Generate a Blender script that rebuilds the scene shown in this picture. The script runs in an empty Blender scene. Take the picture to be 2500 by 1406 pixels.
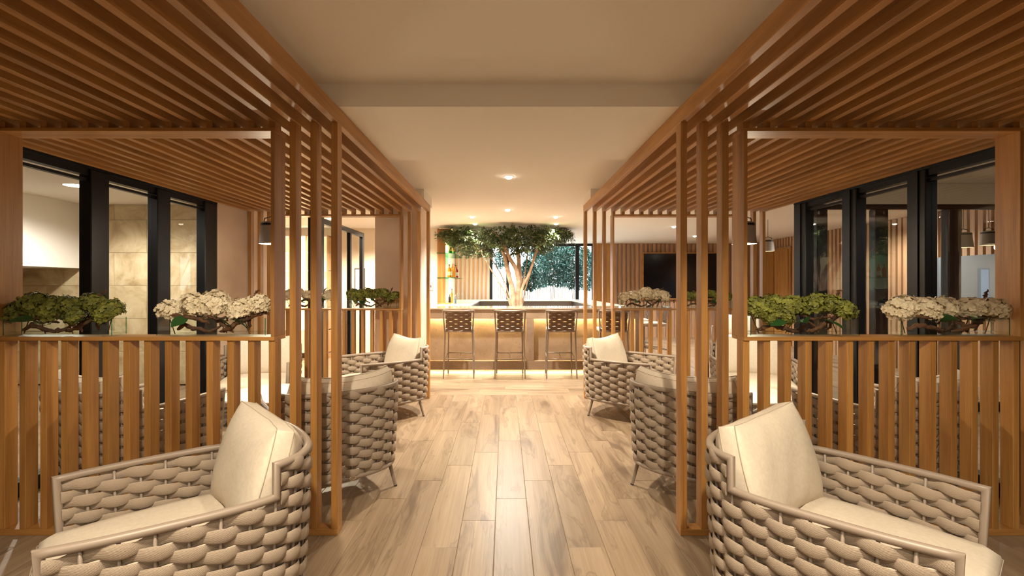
import bpy, math, random
from mathutils import Vector
R = math.radians
PI = math.pi
S = bpy.context.scene
COL = S.collection
random.seed(7)

# ------------------------------------------------------------------ camera, world, exposure
EYE = 1.42
cd = bpy.data.cameras.new('camera'); cam = bpy.data.objects.new('camera', cd); COL.objects.link(cam)
cam.location = (0, 0, EYE); cam.rotation_euler = (R(90), 0, 0)
cd.sensor_width = 36; cd.lens = 1200 / 2500 * 36
cd.shift_x = 17 / 2500; cd.shift_y = -6 / 2500; cd.clip_start = 0.05
S.camera = cam
S.view_settings.view_transform = 'Standard'; S.view_settings.look = 'None'
S.view_settings.gamma = 1; S.view_settings.use_curve_mapping = False
S.view_settings.exposure = 1.45
S.cycles.max_bounces = 9; S.cycles.diffuse_bounces = 5; S.cycles.glossy_bounces = 4
S.cycles.transparent_max_bounces = 16; S.cycles.sample_clamp_indirect = 4
S.cycles.caustics_reflective = False; S.cycles.caustics_refractive = False
w = bpy.data.worlds.new('world'); S.world = w; w.use_nodes = True
w.node_tree.nodes['Background'].inputs[0].default_value = (0.84, 0.93, 1.0, 1)
w.node_tree.nodes['Background'].inputs[1].default_value = 4.5

WARM = (1.0, 0.845, 0.615); WARM2 = (1.0, 0.74, 0.38); NEUT = (1.0, 0.925, 0.82)
def light(kind, loc, energy, color=WARM, size=0.1, spot=None, blend=0.6, rot=None, sy=None):
    d = bpy.data.lights.new('lamp_light', kind); d.energy = energy; d.color = color
    if kind == 'AREA':
        d.size = size
        if sy: d.shape = 'RECTANGLE'; d.size_y = sy
    else:
        d.shadow_soft_size = size
    if kind == 'SPOT': d.spot_size = R(spot); d.spot_blend = blend
    o = bpy.data.objects.new('lamp_light', d); o.location = loc
    if rot: o.rotation_euler = rot
    COL.objects.link(o); return o

# added soft fill behind the camera, standing in for further lounge lights
light('AREA', (0, -2.2, 2.50), 34, WARM, 3.0, sy=1.6)

# ------------------------------------------------------------------ materials
def mat(name, col, rough=0.6, metal=0.0, emit=None, es=1.0, bump=None, var=None, trans=0, spec=None):
    m = bpy.data.materials.new(name); m.use_nodes = True; nt = m.node_tree
    b = nt.nodes['Principled BSDF']
    b.inputs['Base Color'].default_value = (*col, 1); b.inputs['Roughness'].default_value = rough
    b.inputs['Metallic'].default_value = metal
    if spec is not None: b.inputs['Specular IOR Level'].default_value = spec
    if trans: b.inputs['Transmission Weight'].default_value = trans
    if emit:
        b.inputs['Emission Color'].default_value = (*emit, 1); b.inputs['Emission Strength'].default_value = es
    tc = None
    if var or bump:
        tc = nt.nodes.new('ShaderNodeTexCoord')
    if var:   # (scale, second colour, detail)
        n = nt.nodes.new('ShaderNodeTexNoise'); n.inputs['Scale'].default_value = var[0]; n.inputs['Detail'].default_value = 6
        nt.links.new(tc.outputs['Object'], n.inputs['Vector'])
        r = nt.nodes.new('ShaderNodeValToRGB'); r.color_ramp.elements[0].position = 0.35; r.color_ramp.elements[1].position = 0.68
        r.color_ramp.elements[0].color = (*var[1], 1); r.color_ramp.elements[1].color = (*col, 1)
        nt.links.new(n.outputs['Fac'], r.inputs[0]); nt.links.new(r.outputs[0], b.inputs['Base Color'])
    if bump:  # (scale, strength)
        n = nt.nodes.new('ShaderNodeTexNoise'); n.inputs['Scale'].default_value = bump[0]; n.inputs['Detail'].default_value = 4
        nt.links.new(tc.outputs['Object'], n.inputs['Vector'])
        bp = nt.nodes.new('ShaderNodeBump'); bp.inputs['Strength'].default_value = bump[1]; bp.inputs['Distance'].default_value = 0.01
        nt.links.new(n.outputs['Fac'], bp.inputs['Height']); nt.links.new(bp.outputs[0], b.inputs['Normal'])
    return m

def wood(name, axis, light_c, dark_c, rough=0.45, scale=1.0, vein=None, spread=0.25, veinpos=0.60):
    """grain runs along axis (0,1,2); a random offset per object keeps boards different"""
    m = bpy.data.materials.new(name); m.use_nodes = True; nt = m.node_tree; N = nt.nodes; L = nt.links
    b = N['Principled BSDF']; b.inputs['Roughness'].default_value = rough
    tc = N.new('ShaderNodeTexCoord'); oi = N.new('ShaderNodeObjectInfo')
    mul = N.new('ShaderNodeVectorMath'); mul.operation = 'SCALE'; mul.inputs['Scale'].default_value = 37.0
    comb = N.new('ShaderNodeCombineXYZ')
    for k in range(3): L.new(oi.outputs['Random'], comb.inputs[k])
    L.new(comb.outputs[0], mul.inputs[0])
    add = N.new('ShaderNodeVectorMath'); add.operation = 'ADD'
    L.new(tc.outputs['Object'], add.inputs[0]); L.new(mul.outputs[0], add.inputs[1])
    mp = N.new('ShaderNodeMapping'); L.new(add.outputs[0], mp.inputs['Vector'])
    sc = [14 * scale] * 3; sc[axis] = 0.9 * scale; mp.inputs['Scale'].default_value = sc
    n1 = N.new('ShaderNodeTexNoise'); n1.inputs['Scale'].default_value = 1.0; n1.inputs['Detail'].default_value = 7
    n1.inputs['Roughness'].default_value = 0.62; n1.inputs['Distortion'].default_value = 0.5; L.new(mp.outputs[0], n1.inputs['Vector'])
    mp2 = N.new('ShaderNodeMapping'); L.new(add.outputs[0], mp2.inputs['Vector'])
    sc2 = [150 * scale] * 3; sc2[axis] = 3 * scale; mp2.inputs['Scale'].default_value = sc2
    n2 = N.new('ShaderNodeTexNoise'); n2.inputs['Scale'].default_value = 1.0; n2.inputs['Detail'].default_value = 3; L.new(mp2.outputs[0], n2.inputs['Vector'])
    r = N.new('ShaderNodeValToRGB'); e = r.color_ramp.elements
    e[0].position = 0.5 - spread; e[0].color = (*dark_c, 1); e[1].position = 0.5 + spread * 0.6; e[1].color = (*light_c, 1)
    L.new(n1.outputs['Fac'], r.inputs[0])
    mx = N.new('ShaderNodeMixRGB'); mx.blend_type = 'MULTIPLY'; mx.inputs[0].default_value = 0.35
    r2 = N.new('ShaderNodeValToRGB'); r2.color_ramp.elements[0].position = 0.35; r2.color_ramp.elements[1].position = 0.6
    r2.color_ramp.elements[0].color = (0.62, 0.55, 0.5, 1); L.new(n2.outputs['Fac'], r2.inputs[0])
    L.new(r.outputs[0], mx.inputs[1]); L.new(r2.outputs[0], mx.inputs[2])
    last = mx.outputs[0]
    hs = N.new('ShaderNodeHueSaturation'); mr = N.new('ShaderNodeMapRange')
    mr.inputs['To Min'].default_value = 0.84; mr.inputs['To Max'].default_value = 1.12
    L.new(oi.outputs['Random'], mr.inputs['Value']); L.new(mr.outputs[0], hs.inputs['Value']); L.new(last, hs.inputs['Color']); last = hs.outputs[0]
    if vein:
        # dark heartwood figure: soft blotches with thin wavy outlines
        mp3 = N.new('ShaderNodeMapping'); L.new(add.outputs[0], mp3.inputs['Vector'])
        sc3 = [6.5, 6.5, 6.5]; sc3[axis] = 0.95; mp3.inputs['Scale'].default_value = sc3
        n3 = N.new('ShaderNodeTexNoise'); n3.inputs['Scale'].default_value = 1.0; n3.inputs['Detail'].default_value = 5; n3.inputs['Distortion'].default_value = 0.9
        n3.inputs['Roughness'].default_value = 0.5
        L.new(mp3.outputs[0], n3.inputs['Vector'])
        ra = N.new('ShaderNodeValToRGB'); ra.color_ramp.elements[0].position = veinpos; ra.color_ramp.elements[0].color = (0, 0, 0, 1)
        ra.color_ramp.elements[1].position = veinpos + 0.13; ra.color_ramp.elements[1].color = (1, 1, 1, 1); L.new(n3.outputs['Fac'], ra.inputs[0])
        rb = N.new('ShaderNodeValToRGB'); q = rb.color_ramp.elements
        q[0].position = veinpos - 0.035; q[0].color = (0, 0, 0, 1); q[1].position = veinpos + 0.012; q[1].color = (0, 0, 0, 1)
        z = q.new(veinpos - 0.01); z.color = (1, 1, 1, 1); L.new(n3.outputs['Fac'], rb.inputs[0])
        ma = N.new('ShaderNodeMath'); ma.operation = 'MULTIPLY_ADD'; ma.inputs[1].default_value = 0.66
        mb_ = N.new('ShaderNodeMath'); mb_.operation = 'MULTIPLY'; mb_.inputs[1].default_value = 0.42
        L.new(rb.outputs[0], mb_.inputs[0]); L.new(ra.outputs[0], ma.inputs[0]); L.new(mb_.outputs[0], ma.inputs[2])
        mv = N.new('ShaderNodeMixRGB'); mv.inputs[2].default_value = (*vein, 1); mv.use_clamp = True
        L.new(ma.outputs[0], mv.inputs[0]); L.new(last, mv.inputs[1]); last = mv.outputs[0]
    L.new(last, b.inputs['Base Color'])
    bp = N.new('ShaderNodeBump'); bp.inputs['Strength'].default_value = 0.12; bp.inputs['Distance'].default_value = 0.004
    L.new(n2.outputs['Fac'], bp.inputs['Height']); L.new(bp.outputs[0], b.inputs['Normal'])
    return m

def glass(name, tint=(1, 1, 1), refl=0.9, rough=0.0, ior=1.5):
    m = bpy.data.materials.new(name); m.use_nodes = True; nt = m.node_tree; N = nt.nodes; L = nt.links
    N.remove(N['Principled BSDF']); out = N['Material Output']
    t = N.new('ShaderNodeBsdfTransparent'); t.inputs[0].default_value = (*tint, 1)
    g = N.new('ShaderNodeBsdfGlossy'); g.inputs['Roughness'].default_value = rough
    f = N.new('ShaderNodeFresnel'); f.inputs[0].default_value = ior
    k = N.new('ShaderNodeMath'); k.operation = 'MULTIPLY'; k.inputs[1].default_value = refl; L.new(f.outputs[0], k.inputs[0])
    ge = N.new('ShaderNodeNewGeometry'); inv = N.new('ShaderNodeMath'); inv.operation = 'SUBTRACT'; inv.inputs[0].default_value = 1.0
    L.new(ge.outputs['Backfacing'], inv.inputs[1]); k2 = N.new('ShaderNodeMath'); k2.operation = 'MULTIPLY'
    L.new(k.outputs[0], k2.inputs[0]); L.new(inv.outputs[0], k2.inputs[1]); k = k2   # the pane's inner face does not reflect
    mx = N.new('ShaderNodeMixShader'); L.new(k.outputs[0], mx.inputs[0]); L.new(t.outputs[0], mx.inputs[1]); L.new(g.outputs[0], mx.inputs[2])
    L.new(mx.outputs[0], out.inputs[0]); return m

OL, OD = (0.50, 0.252, 0.072), (0.27, 0.112, 0.026)
OAKX = wood('oak_grain_x', 0, OL, OD); OAKY = wood('oak_grain_y', 1, OL, OD); OAKZ = wood('oak_grain_z', 2, OL, OD)
PLY = wood('floor_plank_long', 1, (0.37, 0.28, 0.195), (0.24, 0.17, 0.11), 0.36, 0.55, vein=(0.07, 0.04, 0.024), veinpos=0.55)
PLX = wood('floor_plank_cross', 0, (0.37, 0.28, 0.195), (0.24, 0.17, 0.11), 0.36, 0.55, vein=(0.07, 0.04, 0.024), veinpos=0.55)
FLOORB = mat('floor_joint', (0.24, 0.17, 0.11), 0.7)
BATC = wood('batten_oak', 2, (0.50, 0.30, 0.17), (0.36, 0.20, 0.10))
BATBG = mat('batten_backing', (0.42, 0.32, 0.27), 0.8)
CEIL = mat('ceiling_paint', (0.80, 0.76, 0.70), 0.9)
WALLC = mat('cream_wall_paint', (0.80, 0.72, 0.60), 0.9)
PLAST = mat('beige_plaster', (0.70, 0.55, 0.43), 0.85, var=(2.5, (0.60, 0.46, 0.36)), bump=(7, 0.4))
BLACK = mat('black_window_metal', (0.006, 0.006, 0.008), 0.42, spec=0.3)
GL = glass('clear_window_glass', (0.97, 0.98, 0.97), 1.0)
GLS = glass('side_room_glass', (0.97, 0.98, 0.97), 0.3)
GLV = glass('vase_glass', (0.975, 0.992, 0.985), 0.8)
GLE = glass('vase_glass_edge', (0.25, 0.62, 0.52), 0.6)
TRAV = None
def travertine(name, a, b, c, sc=1.4, rough=0.35, pit=False):
    m = bpy.data.materials.new(name); m.use_nodes = True; nt = m.node_tree; N = nt.nodes; L = nt.links
    bs = N['Principled BSDF']; bs.inputs['Roughness'].default_value = rough
    tc = N.new('ShaderNodeTexCoord'); oi = N.new('ShaderNodeObjectInfo'); cb = N.new('ShaderNodeCombineXYZ')
    for k in range(3): L.new(oi.outputs['Random'], cb.inputs[k])
    ml = N.new('ShaderNodeVectorMath'); ml.operation = 'SCALE'; ml.inputs['Scale'].default_value = 23; L.new(cb.outputs[0], ml.inputs[0])
    ad = N.new('ShaderNodeVectorMath'); L.new(tc.outputs['Object'], ad.inputs[0]); L.new(ml.outputs[0], ad.inputs[1])
    n = N.new('ShaderNodeTexNoise'); n.inputs['Scale'].default_value = sc; n.inputs['Detail'].default_value = 9; n.inputs['Distortion'].default_value = 0.6; n.inputs['Roughness'].default_value = 0.66
    L.new(ad.outputs[0], n.inputs['Vector'])
    r = N.new('ShaderNodeValToRGB'); e = r.color_ramp.elements; e[0].position = 0.33; e[0].color = (*a, 1); e[1].position = 0.66; e[1].color = (*c, 1)
    q = e.new(0.5); q.color = (*b, 1); L.new(n.outputs['Fac'], r.inputs[0])
    last = r.outputs[0]
    if pit:
        v = N.new('ShaderNodeTexNoise'); v.inputs['Scale'].default_value = 26; v.inputs['Detail'].default_value = 3; L.new(ad.outputs[0], v.inputs['Vector'])
        rr = N.new('ShaderNodeValToRGB'); rr.color_ramp.elements[0].position = 0.60; rr.color_ramp.elements[1].position = 0.68; L.new(v.outputs['Fac'], rr.inputs[0])
        mx = N.new('ShaderNodeMixRGB'); mx.inputs[2].default_value = (0.22, 0.14, 0.09, 1)
        k = N.new('ShaderNodeMath'); k.operation = 'MULTIPLY'; k.inputs[1].default_value = 0.6; L.new(rr.outputs[0], k.inputs[0])
        L.new(k.outputs[0], mx.inputs[0]); L.new(last, mx.inputs[1]); last = mx.outputs[0]
    L.new(last, bs.inputs['Base Color']); return m
TRAV = travertine('travertine_tile_stone', (0.33, 0.23, 0.115), (0.52, 0.41, 0.245), (0.66, 0.56, 0.38), 2.4)
BARS = travertine('bar_front_stone', (0.27, 0.185, 0.115), (0.32, 0.225, 0.145), (0.38, 0.275, 0.185), 3, 0.5, True)
TOPS = travertine('bar_top_stone', (0.36, 0.25, 0.17), (0.42, 0.31, 0.21), (0.46, 0.35, 0.25), 3, 0.06)
MARB = mat('white_marble_counter', (0.85, 0.82, 0.76), 0.15, var=(3, (0.7, 0.66, 0.6)))
STEEL = mat('brushed_steel', (0.35, 0.32, 0.30), 0.3, 1.0)
FRAME = mat('taupe_powder_coat', (0.27, 0.215, 0.175), 0.42)
STRAPM = mat('taupe_rope_strap', (0.35, 0.28, 0.22), 0.85)
# woven rib relief of the rope straps
_nt = STRAPM.node_tree; _tc = _nt.nodes.new('ShaderNodeTexCoord'); _w = _nt.nodes.new('ShaderNodeTexWave')
_w.bands_direction = 'Z'; _w.inputs['Scale'].default_value = 95; _w.inputs['Distortion'].default_value = 1.5; _w.inputs['Detail'].default_value = 2
_nt.links.new(_tc.outputs['Object'], _w.inputs['Vector']); _b = _nt.nodes.new('ShaderNodeBump'); _b.inputs['Strength'].default_value = 0.5; _b.inputs['Distance'].default_value = 0.002
_nt.links.new(_w.outputs['Fac'], _b.inputs['Height']); _nt.links.new(_b.outputs[0], _nt.nodes['Principled BSDF'].inputs['Normal'])
STOOLW = mat('dark_brown_rope', (0.17, 0.11, 0.075), 0.85)
FAB = mat('ivory_cushion_linen', (0.66, 0.585, 0.49), 0.95, var=(60, (0.60, 0.53, 0.44)), bump=(9, 0.25))
SEAM = mat('cushion_seam', (0.40, 0.34, 0.27), 0.9)
EMW = mat('lamp_glow', (1, 1, 1), 0.5, emit=(1, 0.90, 0.72), es=14)
EML = mat('led_strip_glow', (1, 1, 1), 0.5, emit=(1, 0.80, 0.42), es=14)
EMB = mat('bar_led_glow', (1, 1, 1), 0.5, emit=(1, 0.78, 0.38), es=60)
WHT = mat('white_lacquer', (0.82, 0.79, 0.74), 0.25)
TABT = mat('white_table_top', (0.85, 0.82, 0.77), 0.2)
SHADE = mat('grey_pendant_shade', (0.30, 0.27, 0.25), 0.55)
SHADEI = mat('pendant_inner', (0.9, 0.8, 0.6), 0.5, emit=(1, 0.8, 0.5), es=6)
TVM = mat('black_screen', (0.004, 0.004, 0.008), 0.12)
BARK = mat('pale_tan_bark', (0.62, 0.43, 0.28), 0.85, var=(9, (0.36, 0.22, 0.13)), bump=(18, 0.7))
DRIFT = mat('brown_driftwood', (0.17, 0.075, 0.032), 0.8, var=(14, (0.05, 0.022, 0.012)), bump=(30, 0.8))
LEAF = mat('ficus_leaf', (0.10, 0.145, 0.035), 0.42, var=(3, (0.045, 0.07, 0.016)))
LEAF2 = mat('garden_leaf', (0.010, 0.07, 0.05), 0.6)
BIGLEAF = mat('broad_green_leaf', (0.02, 0.08, 0.02), 0.35)
WPET = mat('white_hydrangea_petal', (0.82, 0.75, 0.58), 0.7, var=(25, (0.70, 0.60, 0.42)))
GPET = mat('green_hydrangea_petal', (0.27, 0.29, 0.045), 0.6, var=(22, (0.10, 0.11, 0.018)))
SOIL = mat('dark_soil', (0.05, 0.035, 0.02), 0.95)
RUB = mat('dark_rubber_foot', (0.03, 0.025, 0.02), 0.7)
BADGE = mat('brass_badge', (0.75, 0.55, 0.32), 0.35, 1.0)

# ------------------------------------------------------------------ mesh helpers
class MB:
    def __init__(s): s.v = []; s.f = []
    def box(s, x0, x1, y0, y1, z0, z1):
        b = len(s.v)
        s.v += [(x0, y0, z0), (x1, y0, z0), (x1, y1, z0), (x0, y1, z0), (x0, y0, z1), (x1, y0, z1), (x1, y1, z1), (x0, y1, z1)]
        s.f += [(b, b+3, b+2, b+1), (b+4, b+5, b+6, b+7), (b, b+1, b+5, b+4), (b+1, b+2, b+6, b+5), (b+2, b+3, b+7, b+6), (b+3, b, b+4, b+7)]
        return s
    def tube(s, pts, r, n=10, cap=True, closed=False, flat=1.0):
        """mitred tube along pts; r number or list; flat squashes it vertically"""
        P = [Vector(p) for p in pts]; k = len(P); b = len(s.v)
        rr = r if isinstance(r, (list, tuple)) else [r] * k
        d0 = (P[1] - P[0]).normalized() if not closed else (P[0] - P[-1]).normalized()
        up = Vector((0, 0, 1)) if abs(d0.z) < 0.9 else Vector((1, 0, 0))
        u = d0.cross(up).normalized(); v = u.cross(d0).normalized()
        for i in range(k):
            nxt = P[(i+1) % k] if (closed or i < k-1) else None
            d1 = (nxt - P[i]).normalized() if nxt is not None and (nxt - P[i]).length > 1e-9 else d0
            t = (d0 + d1); t = t.normalized() if t.length > 1e-6 else d1
            for j in range(n):
                a = 2*PI*j/n
                q = (u*math.cos(a) + v*math.sin(a)*flat) * rr[i]
                q = q - d0 * (q.dot(t) / max(0.2, d0.dot(t)))
                s.v.append(tuple(P[i] + q))
            rot = d0.rotation_difference(d1); u = rot @ u; v = rot @ v; d0 = d1
        for i in range(k if closed else k-1):
            i2 = (i+1) % k
            for j in range(n):
                j2 = (j+1) % n
                s.f.append((b+i*n+j, b+i*n+j2, b+i2*n+j2, b+i2*n+j))
        if cap and not closed:
            s.f.append(tuple(b+j for j in range(n))[::-1]); s.f.append(tuple(b+(k-1)*n+j for j in range(n)))
        return s
    def lathe(s, prof, n=24, cx=0, cy=0, cap=True):
        b = len(s.v); k = len(prof)
        for r, z in prof:
            for j in range(n):
                a = 2*PI*j/n; s.v.append((cx+r*math.cos(a), cy+r*math.sin(a), z))
        for i in range(k-1):
            for j in range(n):
                j2 = (j+1) % n
                s.f.append((b+i*n+j, b+i*n+j2, b+(i+1)*n+j2, b+(i+1)*n+j))
        if cap and prof[0][0] > 1e-4: s.f.append(tuple(b+j for j in range(n))[::-1])
        if cap and prof[-1][0] > 1e-4: s.f.append(tuple(b+(k-1)*n+j for j in range(n)))
        return s
    def mesh(s, name, m, smooth=False, bevel=0):
        me = bpy.data.meshes.new(name); me.from_pydata(s.v, [], s.f); me.materials.append(m)
        if smooth:
            me.polygons.foreach_set('use_smooth', [True]*len(me.polygons))
        me.update(); return me
    def build(s, name, m, parent=None, smooth=False, loc=None, rz=0, kind=None, label=None, auto=None):
        o = bpy.data.objects.new(name, s.mesh(name, m, smooth)); COL.objects.link(o)
        if auto and smooth: o.data.set_sharp_from_angle(angle=R(auto))
        if parent: o.parent = parent
        if loc: o.location = loc
        if rz: o.rotation_euler[2] = rz
        if kind: o['kind'] = kind
        if label: o['label'] = label
        return o
def obj(name, me, parent=None, loc=None, rot=None, scale=None):
    o = bpy.data.objects.new(name, me); COL.objects.link(o)
    if parent: o.parent = parent
    if loc: o.location = loc
    if rot: o.rotation_euler = rot
    if scale: o.scale = scale
    return o
def thing(name, label, cat, loc=(0, 0, 0), rz=0, group=None):
    o = bpy.data.objects.new(name, None); COL.objects.link(o); o.empty_display_size = 0.1
    o.location = loc; o.rotation_euler = (0, 0, rz); return tag(o, label, cat, group)
def tag(o, label, cat, group=None):
    o['label'] = label; o['category'] = cat
    if group: o['group'] = group
    return o
def struct(name, mb, m, label=None):
    o = mb.build(name, m); o['kind'] = 'structure'
    if label: o['label'] = label
    return o
def kids(o): return [c for c in COL.objects if c.parent == o]
def copy_tree(o, loc, rz, label, group=None):
    ch = kids(o); c = o.copy(); COL.objects.link(c); c.location = loc; c.rotation_euler = (0, 0, rz); c['label'] = label
    if group: c['group'] = group
    for a in ch:
        g = kids(a); n = a.copy(); COL.objects.link(n); n.parent = c
        for h in g:
            q = h.copy(); COL.objects.link(q); q.parent = n
    return c
def bevelbox(x0, x1, y0, y1, z0, z1, b=0.002):
    """box with chamfered long edges (looks crisp but catches light)"""
    m = MB()
    def ring(z, i):
        return [(x0+b+i, y0+i, z), (x1-b-i, y0+i, z), (x1-i, y0+b+i, z), (x1-i, y1-b-i, z), (x1-b-i, y1-i, z), (x0+b+i, y1-i, z), (x0+i, y1-b-i, z), (x0+i, y0+b+i, z)]
    rs = [ring(z0, b), ring(z0+b, 0), ring(z1-b, 0), ring(z1, b)]
    for r in rs: m.v += r
    for k in range(3):
        for j in range(8):
            j2 = (j+1) % 8; m.f.append((k*8+j, k*8+j2, k*8+8+j2, k*8+8+j))
    m.f.append(tuple(range(8))[::-1]); m.f.append(tuple(range(24, 32)))
    return m

# ------------------------------------------------------------------ floor
ZC = 2.572
floor = struct('floor', MB().box(-9, 9, -4, 14, -0.06, -0.004), FLOORB, 'pale wood plank floor with dark heartwood figure')
YT = 6.36
pc = {}
def plank(x0, x1, y0, y1, m):
    cx, cy = (x0+x1)/2, (y0+y1)/2; g = 0.0012
    key = (round(x1-x0, 3), round(y1-y0, 3), m.name)
    if key not in pc:
        a, b = (x1-x0)/2-g, (y1-y0)/2-g
        M = MB(); c = 0.0015
        M.v = [(-a, -b, -0.004), (a, -b, -0.004), (a, b, -0.004), (-a, b, -0.004), (-a, -b, -c), (a, -b, -c), (a, b, -c), (-a, b, -c),
               (-a+c, -b+c, 0), (a-c, -b+c, 0), (a-c, b-c, 0), (-a+c, b-c, 0)]
        for k in (0, 4):
            for j in range(4): j2 = (j+1) % 4; M.f.append((k+j, k+j2, k+4+j2, k+4+j))
        M.f.append((8, 9, 10, 11)); pc[key] = M.mesh('plank', m)
    return obj('plank', pc[key], floor, (cx, cy, 0))
PW, PL = 0.2, 1.22
for k in range(-16, 16):
    x0 = -0.0587 + k*PW; off = (3.277 + 0.305*k) % PL
    y = off - PL*2
    while y < YT:
        a, b = max(y, 0.0), min(y+PL, YT)
        if b - a > 0.03: plank(x0, x0+PW, a, b, PLY)
        y += PL
row = 0; y = YT
while y < 8.95:
    off = [0.1, 0.75, 0.4, 1.05][row % 4]; x = -3.26 - off
    while x < 3.1:
        a, b = max(x, -3.26), min(x+PL, 3.14)
        if b - a > 0.03: plank(a, b, y, min(y+PW, 8.97), PLX)
        x += PL
    y += PW; row += 1
rest = MB()
for (a, b, c, d) in ((-9, -3.2587, -4, 14), (3.1413, 9, -4, 14), (-3.2587, 3.1413, -4, 0), (-3.2587, 3.1413, 8.975, 14)):
    xx = a
    while xx < b - 1e-6:
        e = min(xx+PW, b); yy = c + random.random()*-1.0
        while yy < d:
            p, q = max(yy, c), min(yy+PL, d)
            if q - p > 0.02:
                B = len(rest.v); g = 0.0012
                rest.v += [(xx+g, p+g, 0), (e-g, p+g, 0), (e-g, q-g, 0), (xx+g, q-g, 0)]; rest.f.append((B, B+1, B+2, B+3))
            yy += PL
        xx = e
rest.build('far_planks', PLY, floor, kind='stuff')

# ------------------------------------------------------------------ shell
struct('ceiling', MB().box(-9, 9, -4, 14, ZC, ZC+0.1), CEIL, 'smooth off-white painted ceiling')
struct('trim_1', MB().box(-3.25, 3.3, 2.81, 4.0, 2.442, ZC), CEIL, 'dropped ceiling beam crossing above the aisle')
struct('trim_2', MB().box(-3.25, -0.967, 5.86, 6.5, 2.442, ZC), CEIL, 'short ceiling bulkhead over the far end of the left pergola')
struct('trim_3', MB().box(1.02, 3.3, 5.86, 6.3, 2.442, ZC), CEIL, 'short ceiling bulkhead over the far end of the right pergola')
struct('wall_rear', MB().box(-9, 9, -4.1, -4, 0, ZC), WALLC, 'cream wall behind the viewer')
struct('wall_far_left', MB().box(-9.1, -9, -4, 14, 0, ZC), WALLC)
struct('wall_far_right', MB().box(9, 9.1, -4, 14, 0, ZC), WALLC)
struct('wall_left', MB().box(-3.42, -3.25, 5.56, 7.0, 0, ZC), PLAST, 'pinkish beige plaster wall beside the left windows')
struct('column_left', MB().box(-1.72, -1.12, 6.5, 7.05, 0, ZC), PLAST, 'rough beige plaster column beside the bar')
struct('baseboard_column', MB().box(-1.735, -1.105, 6.485, 7.065, 0, 0.09), WALLC)
struct('trim_4', MB().box(-9, -6.0, 3.0, 6.99, 1.665, ZC), mat('white_soffit', (0.80, 0.78, 0.74), 0.9), 'white boxed soffit in the side room')

tv = struct('wall_travertine', MB().box(-9, -3.42, 7.02, 7.12, 0, ZC), FLOORB, 'travertine tiled wall of the side room')
tc_ = {}
zs = [0.0, 0.02, 0.487, 0.953, 1.42, 1.887, 2.353, ZC]
for i in range(1, 7):
    z0, z1 = zs[i], zs[i+1]; x = -9 - [0, .46, .10, .46, .10, .46, .2][i] - 0.0
    x = {0: -5.55, 1: -5.087}[i % 2] - 0.71*6
    while x < -3.43:
        a, b = max(x, -9), min(x+0.71, -3.43)
        if b-a > 0.03:
            M = bevelbox(-(b-a)/2+.0015, (b-a)/2-.0015, -0.02, 0.02, .0015, z1-z0-.0015, 0.0015)
            M.build('tile', TRAV, tv, loc=((a+b)/2, 7.0, z0))
        x += 0.71

# window walls
def window(name, x, ys, y0, y1, side, label):
    """black glazed wall in the plane x; ys = list of mullion (y0,y1); side = +1 if the room beyond lies at +x"""
    w_ = struct(name, MB().box(x-0.03, x+0.03, y0, y1, 2.285, 2.335), BLACK, label)
    MB().box(x-0.045, x+0.045, y0, y1, 0, 0.10).build('sill', BLACK, w_)
    MB().box(x-0.02, x+0.02, y0, y1, 2.24, 2.262).build('transom', BLACK, w_)
    MB().box(x-0.05, x+0.05, y0, y1, 2.335, ZC-0.002).build('head_panel', BLACK, w_)
    for a, b in ys:
        m = bevelbox(x-0.05, x+0.05, a, b, 0.0, 2.335, 0.006); m.build('mullion', BLACK, w_)
        MB().box(x-0.062, x-0.05, (a+b)/2-0.03, (a+b)/2+0.03, 0, 2.335).build('mullion_cap', BLACK, w_)
    e = [y0] + [q for p in ys for q in p] + [y1]
    for k in range(0, len(e), 2):
        if e[k+1]-e[k] > 0.05: MB().box(x-0.004, x+0.004, e[k], e[k+1], 0.1, 2.285).build('pane', GL if side > 0 else GLS, w_)
    return w_
window('window_1', -3.30, [(1.65, 1.81), (2.38, 2.54), (3.11, 3.27), (3.86, 4.04), (4.60, 4.78), (5.33, 5.55)], 0.9, 5.55, -1, 'black framed glass wall on the left with travertine beyond')
window('window_2', 3.35, [(1.65, 1.81), (2.38, 2.54), (3.11, 3.27), (3.86, 4.04), (4.62, 4.82), (5.40, 5.62)], 0.9, 5.62, 1, 'black framed glass wall on the right')
# return glazing on the right, plane y = 5.55
w3 = struct('window_3', MB().box(3.41, 8.9, 5.53, 5.59, 2.28, 2.335), BLACK, 'black framed glazing turning the corner behind the right glass wall')
MB().box(3.41, 8.9, 5.53, 5.59, 2.336, ZC-.002).build('head_panel', CEIL, w3)
MB().box(3.41, 8.9, 5.53, 5.59, 0, 0.1).build('sill', BLACK, w3)
for a, b in ((3.50, 3.62), (4.15, 4.30), (4.97, 5.12), (5.9, 6.05), (6.9, 7.05)): bevelbox(a, b, 5.51, 5.61, 0.1, 2.28, 0.006).build('mullion', BLACK, w3)
for a, b in ((3.62, 4.15), (4.30, 4.97), (5.12, 5.9), (6.05, 6.9), (7.05, 8.9)): MB().box(a, b, 5.556, 5.564, 0.1, 2.28).build('pane', GL, w3)
# partition on the far left
w4 = struct('window_4', MB().box(-2.53, -2.47, 6.45, 8.62, 2.26, 2.335), BLACK, 'black framed glass partition beyond the far end of the left pergola')
bevelbox(-2.60, -2.45, 6.48, 6.66, 0, ZC, 0.006).build('mullion', BLACK, w4)
for a, b in ((7.85, 7.93), (8.52, 8.62)): bevelbox(-2.53, -2.47, a, b, 0, 2.26, 0.004).build('mullion', BLACK, w4)
MB().box(-2.53, -2.47, 6.66, 8.52, 0, 0.08).build('sill', BLACK, w4)
for a, b in ((6.66, 7.85), (7.93, 8.52)): MB().box(-2.504, -2.496, a, b, 0.08, 2.26).build('pane', GL, w4)
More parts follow.
